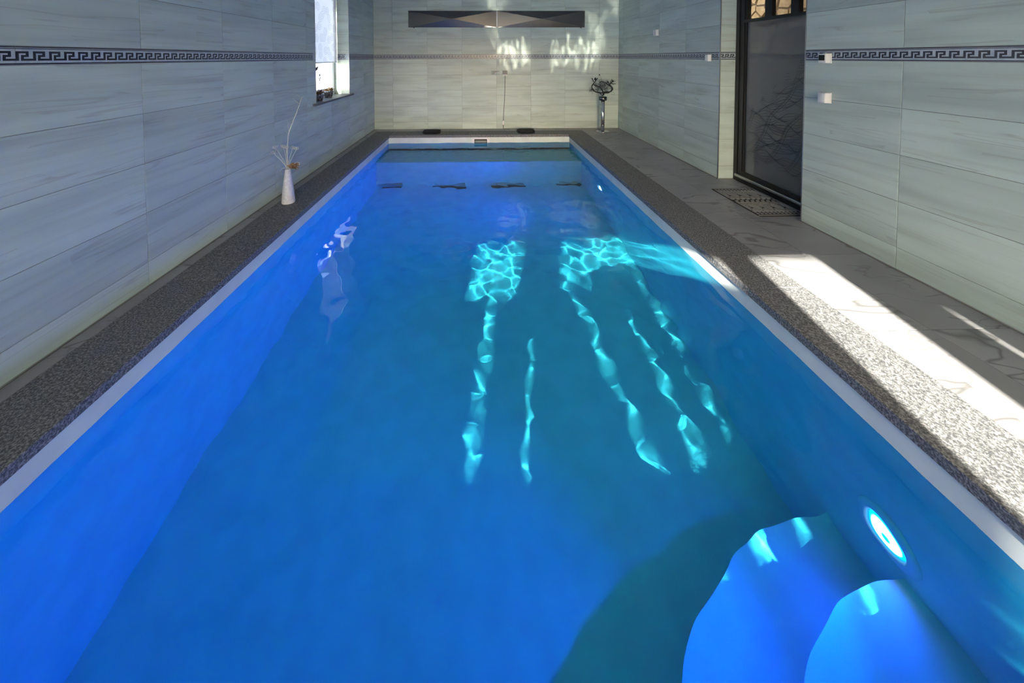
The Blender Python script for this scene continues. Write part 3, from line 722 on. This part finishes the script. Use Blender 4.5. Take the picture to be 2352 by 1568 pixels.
for i in range(150):
    a = rnd.uniform(0, 2*pi); e = rnd.uniform(-0.9, 1.2); r = rnd.uniform(0.05, 0.2)
    p = Vector((1.15*r*cos(a)*cos(e)-0.02, 0.55*r*sin(a)*cos(e), 0.18+0.75*r*sin(e))); pts = [p]
    for k in range(5): pts.append(pts[-1]+Vector((rnd.uniform(-0.03, 0.03), rnd.uniform(-0.02, 0.02), rnd.uniform(-0.025, 0.025))))
    mass.tube(pts, 0.0022, 3)
for i in range(22):
    a = rnd.uniform(pi*0.75, pi*1.45); p = Vector((-0.2, 0, 0.14)); pts = [p]
    d_ = Vector((cos(a), rnd.uniform(-0.4, 0.4), sin(a)*0.8))
    for k in range(4): pts.append(pts[-1]+d_*0.022+Vector((rnd.uniform(-0.012, 0.012), 0, rnd.uniform(-0.014, 0.014))))
    mass.tube(pts, 0.002, 3)
mass.tube(rope([(0.18, 0, 0.08), (0.25, 0, 0.05), (0.23, 0, 0.02), (0.16, 0, 0.03)], 12, 0.004), 0.002, 4)
mass.tube(rope([(-0.09, 0, 0.40), (-0.075, 0, 0.435), (-0.05, 0, 0.38), (-0.03, 0, 0.33)], 10, 0.003), 0.002, 4)
tag(obj('fine_sprigs', mass, M['wire'], t), kind='stuff')

# ------------------------------------------------------------------ white vase with dried stems
WVX, WVY = -2.072, 3.775
t = thing('ribbed_vase', 'tall white ribbed conical vase standing on the left coping', 'vase', (WVX, WVY, 0))
prof = [(0.060, 0.0), (0.066, 0.004)]
for i in range(61):
    z = 0.006+0.358*i/60; r = 0.066-0.040*(i/60)**1.0+0.004*sin(pi*i/60); prof.append((r+0.0013*(1 if i % 2 else -1), z))
prof += [(0.024, 0.368), (0.021, 0.366), (0.020, 0.33)]
obj('body', MB().lathe(prof, seg=40), M['vase_white'], t)
b = thing('dried_bouquet', 'bleached branch and dried white stems in the ribbed vase', 'dried flowers', (WVX, WVY, 0.34))
rnd = random.Random(21); tb = M['twig_white']; Z0 = 0.34
def W(x, z, y=0.0): return (x, y, z-Z0)
obj('branch', MB().tube(rope([W(0, .34), W(.002, .55), W(.012, .72), W(.06, .86), W(.105, 0.97), W(.140, 1.06), W(.165, 1.137)], 22, 0.002), 0.0075, 6, 0.004), tb, b)
for pts in ([W(.025, .77), W(.012, .82), W(.016, .87)], [W(.055, .85), W(.035, .87), W(.012, .89)], [W(.145, 1.07), W(.11, 1.09), W(.075, 1.13)], [W(.165, 1.137), W(.14, 1.155), W(.115, 1.165)], [W(.165, 1.137), W(.19, 1.15)], [W(.02, .74), W(-.01, .77), W(-.035, .80)], [W(.11, 0.98), W(.118, 0.985)], [W(.015, .87), W(.005, .875)]):
    obj('twig', MB().tube(rope(pts, 8, 0.001), 0.0035, 5, 0.0015), tb, b)
for (hx, hz, hy) in ((-.125, .595, 0.0), (-.05, .60, .02), (.0, .60, -.02), (.045, .585, .02), (.105, .585, -.01), (-.145, .545, -.02)):
    st = MB().tube(rope([W(0, .36), W(hx*0.35, .36+(hz-.36)*0.45, hy*0.3), W(hx, hz, hy)], 10, 0.002), 0.005, 5, 0.003); o = obj('stem', st, tb, b)
    um = MB()
    for i in range(16):
        a = rnd.uniform(0, 2*pi); r = rnd.uniform(0.006, 0.036); p = Vector(W(hx, hz, hy)); q = p+Vector((r*cos(a), r*sin(a)*0.8, rnd.uniform(-0.004, 0.022)))
        um.tube([p-Vector((0, 0, 0.012)), q], 0.0018, 4); um.lathe([(0.002, -0.004), (0.0065, 0), (0.002, 0.005)], q, 6)
    obj('flower_head', um, tb, o)
for pts in ([W(.01, .37), W(.06, .415), W(.105, .44), W(.128, .425), W(.12, .40)], [W(-.01, .37), W(-.05, .375), W(-.078, .345), W(-.074, .315), W(-.055, .30)]):
    obj('curled_strand', MB().tube(rope(pts, 16), 0.0045, 5, 0.002), tb, b)
pd = MB()
for i in range(15):
    a = 2*pi*i/15; rr = 0.016+0.014*(i % 3); c = Vector((0.055+0.030*cos(a), 0.018*sin(a), 0.40-Z0+rr*0.5*sin(a)))
    e_ = c+Vector((0.045*cos(a)+0.012, 0.03*sin(a), 0.022*sin(a*2))); s_ = Vector((0, 0.010, 0.010))
    pd.add([c-s_, e_, c+s_, c+Vector((0, -0.01, 0.012))], [(0, 1, 2), (0, 1, 3), (1, 2, 3)])
pd.lathe([(0.004, -0.034), (0.024, -0.015), (0.027, 0.005), (0.016, 0.026), (0.004, 0.034)], (0.055, 0, 0.40-Z0), 9, 'z')
obj('seed_pod', pd, M['pod'], b)

# ------------------------------------------------------------------ right wall fittings
def wall_box(name, label, cat, y0, y1, z0, z1, dpt, screen=False, group=None):
    t = thing(name, label, cat, (XR, (y0+y1)/2, z0), group)
    part('back_plate', MB().cbox(XR-0.008, XR, y0-0.004, y1+0.004, z0-0.004, z1+0.004, 0.002), M['white_plastic'], t)
    hs = part('housing', MB().cbox(XR-dpt, XR-0.006, y0, y1, z0, z1, 0.005), M['white_plastic'], t)
    if screen: part('display', MB().box(XR-dpt-0.0015, XR-dpt+0.002, y0+0.010, y1-0.006, z0+0.022, z1-0.012), M['screen'], hs)
    return t
wall_box('thermostat', 'white thermostat with a dark display on the key border', 'thermostat', 2.958, 3.026, 1.510, 1.592, 0.052, True)
wall_box('light_switch', 'white wall switch box below the thermostat', 'switch', 2.950, 3.018, 1.160, 1.248, 0.056)
wall_box('light_switch', 'white wall switch box on the border at the far door jamb edge', 'switch', 4.53, 4.60, 1.508, 1.594, 0.042)
wall_box('motion_sensor', 'white sensor box high on the right wall between door and far corner', 'sensor', 5.89, 5.985, 1.930, 2.030, 0.05)

# ------------------------------------------------------------------ door in the niche
door = tag(empty('door_1', (NX, (NY0+NY1)/2, 0)), 'black framed glass door with an etched wave pattern in the niche', kind='structure')
def dpart(n_, mb, m, fix=True): return part(n_, mb, m, door, fix)
B_ = M['frame_black']
fo = MB()
fo.box(NX, NX+0.09, NY1-0.055, NY1, 0, DOORTOP).box(NX, NX+0.09, NY0, NY0+0.055, 0, DOORTOP).box(NX, NX+0.09, NY0+0.055, NY1-0.055, DOORTOP-0.06, DOORTOP).box(NX-0.01, NX+0.09, NY0+0.055, NY1-0.055, 0, 0.045)
dpart('outer_frame', fo, B_)
lf = MB()
lf.box(NX+0.01, NX+0.075, NY1-0.125, NY1-0.060, 0.05, DOORTOP-0.065).box(NX+0.01, NX+0.075, NY0+0.06, NY0+0.125, 0.05, DOORTOP-0.065)
lf.box(NX+0.01, NX+0.075, NY0+0.125, NY1-0.125, 0.05, 0.135).box(NX+0.01, NX+0.075, NY0+0.125, NY1-0.125, DOORTOP-0.13, DOORTOP-0.065)
lf.box(NX+0.01, NX+0.065, NY0+0.125, NY1-0.125, 1.985, 2.022)
dpart('door_leaf', lf, B_)
gb = MB(); gb.box(NX+0.018, NX+0.07, NY1-0.150, NY1-0.128, 0.135, DOORTOP-0.13).box(NX+0.018, NX+0.07, NY0+0.128, NY0+0.150, 0.135, DOORTOP-0.13)
dpart('glazing_bead', gb, B_)
for y0, y1 in ((3.842, 3.938), (3.512, 3.606)): dpart('glazing_bar', MB().box(NX+0.015, NX+0.06, y0, y1, 2.022, DOORTOP-0.13), B_)
GX = NX+0.035
dpart('lower_pane', MB().box(GX, GX+0.006, NY0+0.125, NY1-0.125, 0.135, 1.985), M['door_glass'])
for y0, y1 in ((NY0+0.125, 3.512), (3.606, 3.842), (3.938, NY1-0.125)): dpart('transom_pane', MB().box(GX, GX+0.006, y0, y1, 2.022, DOORTOP-0.13), M['glass'])
dpart('weather_strip', MB().cbox(NX-0.014, NX+0.012, NY0+0.02, NY1-0.035, 0.050, 0.085, 0.004), M['dull_steel'])
# etched waves: ribbons on the pool face of the pane
def ribbons():
    mb = MB(); rnd = random.Random(17); x = GX-0.0006
    def rib(pts, w):
        n = len(pts); v = []
        for i, (y, z) in enumerate(pts):
            y0, z0 = pts[max(i-1, 0)]; y1, z1 = pts[min(i+1, n-1)]; L = math.hypot(y1-y0, z1-z0) or 1; ny, nz = -(z1-z0)/L, (y1-y0)/L
            tw = w*(0.35+0.65*sin(pi*i/(n-1)))
            v += [(x, y+ny*tw, z+nz*tw), (x, y-ny*tw, z-nz*tw)]
        mb.add(v, [(2*i, 2*i+1, 2*i+3, 2*i+2) for i in range(n-1)])
    YA, YBB = NY0+0.155, NY1-0.155
    top = lambda y: 0.62+0.62*(YBB-y)/(YBB-YA)
    def clip(pts):
        seg = []
        for y, z in pts:
            if YA < y < YBB and 0.30 < z < top(y)+0.08*sin(y*40): seg.append((y, z))
            else:
                if len(seg) > 3: yield seg
                seg = []
        if len(seg) > 3: yield seg
    top = lambda y: 0.85+0.75*(YBB-y)/(YBB-YA)
    n = 90
    for r in range(11):                                   # rows of leaf-like bundles that pinch together and swell
        ph = (r % 2)*pi/2+rnd.uniform(-0.3, 0.3); kk = 8.5+rnd.uniform(-1.2, 1.2); z0 = 0.20+0.125*r; q = rnd.uniform(0, 6)
        for j in range(7):
            f_ = (j-3)/3.0
            pts = []
            for i in range(n+1):
                y = YA+(YBB-YA)*i/n
                pts.append((y, z0-0.10*(y-YA)+0.035*sin(5*y+q)+0.078*f_*sin(kk*(y-YA)+ph)+0.012*sin(21*y+j)))
            for s_ in clip(pts): rib(s_, 0.0021+0.0006*(j % 2))
    for k in range(5):                                    # sweeping diagonal stems
        y0 = YA-0.45+0.27*k
        for dd in (0, 0.03, 0.045):
            pts = [(y0+dd+0.75*i/60+0.03*sin(i*0.22+k), 1.45-1.2*i/60+0.03*sin(i*0.16+k)) for i in range(61)]
            for s_ in clip(pts): rib(s_, 0.0028)
    return mb
dpart('etched_waves', ribbons(), M['etch'], False)

# hall behind the door
hall = tag(obj('wall_hall', MB().box(XR+0.36, 6.0, 2.2, 2.35, -0.06, 3.0).box(XR+0.36, 6.0, 7.3, 7.45, -0.06, 3.0).box(5.05, 5.2, 2.35, 7.3, -0.06, 3.0).box(XR+0.36, 6.0, 2.2, 7.45, 3.0, 3.1), M['beige']), 'dim beige hall behind the glass door', kind='structure')
tag(obj('floor_hall', MB().box(XR+0.2, 6.0, 2.2, 7.45, -0.12, -0.01), M['hall_floor']), 'dark hall floor behind the glass door', kind='structure')
def stones():
    w = tag(obj('wall_stone', MB().box(4.98, 5.05, 4.9, 7.3, -0.01, 3.0), M['mortar']), 'rough beige stone wall seen through the door transom', kind='structure')
    rnd = random.Random(5); Y0, Y1, A, B2 = 4.92, 7.0, 1.6, 2.98; S = []
    tries = 0
    while len(S) < 70 and tries < 6000:
        tries += 1; p = (rnd.uniform(Y0, Y1), rnd.uniform(A, B2))
        if all(math.hypot(p[0]-q[0], (p[1]-q[1])*1.2) > 0.155 for q in S): S.append(p)
    for p in S:
        poly = [(Y0, A), (Y1, A), (Y1, B2), (Y0, B2)]
        for q in S:
            if q == p or math.hypot(p[0]-q[0], p[1]-q[1]) > 0.9: continue
            L = math.hypot(q[0]-p[0], q[1]-p[1]); nx_, nz_ = (q[0]-p[0])/L, (q[1]-p[1])/L; dmx = L/2-0.010
            out = []
            for i in range(len(poly)):
                a, b = poly[i], poly[(i+1) % len(poly)]
                da = (a[0]-p[0])*nx_+(a[1]-p[1])*nz_-dmx; db = (b[0]-p[0])*nx_+(b[1]-p[1])*nz_-dmx
                if da <= 0: out.append(a)
                if da*db < 0: f_ = da/(da-db); out.append((a[0]+(b[0]-a[0])*f_, a[1]+(b[1]-a[1])*f_))
            poly = out
            if len(poly) < 3: break
        if len(poly) < 3: continue
        n = len(poly); h = rnd.uniform(0.02, 0.04)
        v = [(4.985, y, z) for y, z in poly]+[(4.98-h, p[0]+(y-p[0])*0.86, p[1]+(z-p[1])*0.86) for y, z in poly]
        mb = MB(); mb.add(v, [tuple(range(n, 2*n))]+[(i, (i+1) % n, n+(i+1) % n, n+i) for i in range(n)])
        obj('stone', mb, M['stone'], w)
stones()
t = thing('hall_lamp', 'round hall ceiling lamp behind the glass door', 'lamp', (3.85, 6.45, 3.0))
obj('rim', MB().lathe([(0.16, 0), (0.165, -0.02), (0.15, -0.035)], seg=28), M['white_plastic'], t)
obj('diffuser', MB().lathe([(0.145, -0.03), (0.12, -0.055), (0.02, -0.065)], seg=28), M['lamp'], t)
ld = bpy.data.lights.new('hall_bulb', 'POINT'); ld.energy = 24; ld.color = (1, 0.85, 0.65); ld.shadow_soft_size = 0.1
lo = bpy.data.objects.new('hall_bulb', ld); COL.objects.link(lo); lo.parent = t; lo.location = (0, 0, -0.18)

# ------------------------------------------------------------------ door mat
MX0, MX1, MY0, MY1 = 2.742, 3.215, 3.300, 4.030
t = thing('door_mat', 'dark rubber door mat with a raised grey key pattern before the glass door', 'door mat', (MX0, MY0, 0))
def rrect(x0, x1, y0, y1, r, n=5):
    out = []
    for cx, cy_, a0 in ((x1-r, y0+r, -pi/2), (x1-r, y1-r, 0), (x0+r, y1-r, pi/2), (x0+r, y0+r, pi)):
        out += [(cx+r*cos(a0+pi/2*i/n), cy_+r*sin(a0+pi/2*i/n)) for i in range(n+1)]
    return out
mw, ml = MX1-MX0, MY1-MY0
obj('mat_base', MB().prism(rrect(0, mw, 0, ml, 0.03), 0.0, 0.006), M['mat_black'], t)
pt = MB()
def pr(x0, x1, y0, y1): pt.box(x0, x1, y0, y1, 0.004, 0.0095)
pr(0.004, mw-0.004, 0.012, 0.022); pr(0.004, mw-0.004, ml-0.022, ml-0.012)
for y in (0.045, 0.075, ml-0.06, ml-0.09):
    for i in range(11): pr(0.012+i*0.041, 0.012+i*0.041+0.026, y, y+0.014)
for y in (0.335, 0.365, 0.395):
    for i in range(8): pr(0.014+i*0.057+(0.02 if y == 0.365 else 0), 0.014+i*0.057+0.032+(0.02 if y == 0.365 else 0), y, y+0.013)
for y0 in (0.115, 0.43):
    for i in range(4):
        x0 = 0.010+i*0.1155
        for k in range(4):
            a = k*0.013; x1_, y1_ = x0+0.108-a, y0+0.19-a*1.7
            pr(x0+a, x0+a+0.006, y0+a*1.7, y1_); pr(x0+a, x1_, y1_-0.009, y1_); pr(x1_-0.006, x1_, y0+a*1.7+0.02, y1_)
            if k < 3: pr(x0+a+0.013, x1_, y0+a*1.7, y0+a*1.7+0.009)
for y in (0.10, 0.318, 0.415, ml-0.105): pr(0.010, mw-0.010, y, y+0.006)
obj('key_relief', pt, M['mat_grey'], t)

# ------------------------------------------------------------------ rear curtains
def curtain(poly, label):
    mb = MB(); n = len(poly); y0, y1 = YB+0.045, YB+0.048
    v = [(x, y0, z) for x, z in poly]+[(x, y1, z) for x, z in poly]
    mb.add(v, [tuple(range(n)), tuple(reversed(range(n, 2*n)))]+[(i, (i+1) % n, n+(i+1) % n, n+i) for i in range(n)])
    return tag(obj('curtain', mb, M['curtain']), label, 'curtain', 'cream curtains at the rear windows')
for poly, label in (
    ([(-2.15, 0.05), (-1.40, 0.05), (-1.40, 2.2), (-2.15, 2.2)], 'cream curtain drawn fully across the added rear opening beside the left wall'),  # hangs over the added opening, passes soft ambient light
    ([(-1.40, 0.05), (-0.94, 0.05), (-0.975, 1.30), (-0.985, 1.745), (-1.40, 1.735)], 'short cream curtain on the left wall side of the small rear window'),
    ([(-0.87, 0.05), (-0.64, 0.05), (-0.64, 1.765), (-0.93, 1.745), (-0.91, 1.30)], 'narrow cream curtain on the door side of the small rear window'),
    ([(-0.63, 0.05), (-0.50, 0.05), (-0.55, 1.25), (-0.54, 1.56), (-0.63, 1.60)], 'thin cream curtain strip at the left edge of the wide rear window'),
    ([(-0.63, 1.56), (-0.19, 1.53), (-0.19, 2.2), (-0.63, 2.2)], 'cream curtain valance over the left end of the wide rear window'),
    ([(-0.50, 0.05), (-0.19, 0.05), (-0.19, 1.60), (-0.495, 1.56), (-0.52, 1.25)], 'straight cream curtain hanging under the valance of the wide rear window'),
    ([(-0.19, 1.78), (-0.19, 0.3), (0.55, 0.3), (0.33, 1.13), (0.01, 1.53)], 'triangular swept-back cream curtain in the wide rear window'),
    ([(-0.155, 1.80), (0.065, 1.53), (0.42, 1.13), (0.62, 0.3), (0.75, 0.3), (0.54, 1.17), (0.44, 1.5), (0.38, 1.64), (0.385, 1.64), (0.50, 1.5), (0.69, 1.17), (0.85, 0.3), (0.93, 0.3), (0.86, 1.17), (0.72, 1.53), (0.60, 1.88), (0.2, 1.90), (0.08, 1.80)], 'broad slit cream curtain in the middle of the wide rear window'),
    ([(0.622, 1.88), (0.76, 1.53), (0.915, 1.17), (0.97, 0.3), (1.05, 0.3), (1.05, 1.90)], 'cream curtain in the wide rear window next to the rear door'),
    ([(1.90, 0.05), (2.06, 0.05), (2.06, 1.85), (2.02, 2.2), (1.90, 2.2)], 'narrow cream curtain between the rear door and the right rear window'),
    ([(2.10, 0.05), (2.85, 0.05), (2.85, 2.2), (2.02, 2.2), (2.06, 1.85), (2.075, 1.85)], 'wide cream curtain drawn across the rear window beside the right wall')):
    curtain(poly, label)

# ------------------------------------------------------------------ outside
g = MB(); g.box(-600, XL-0.36, -600, 600, -0.5, -0.3).box(XL-0.36, XR+0.36, -600, YB-0.12, -0.5, -0.3)
tag(obj('ground', g, M['ground']), 'pale gravel ground outside the windows', kind='structure')
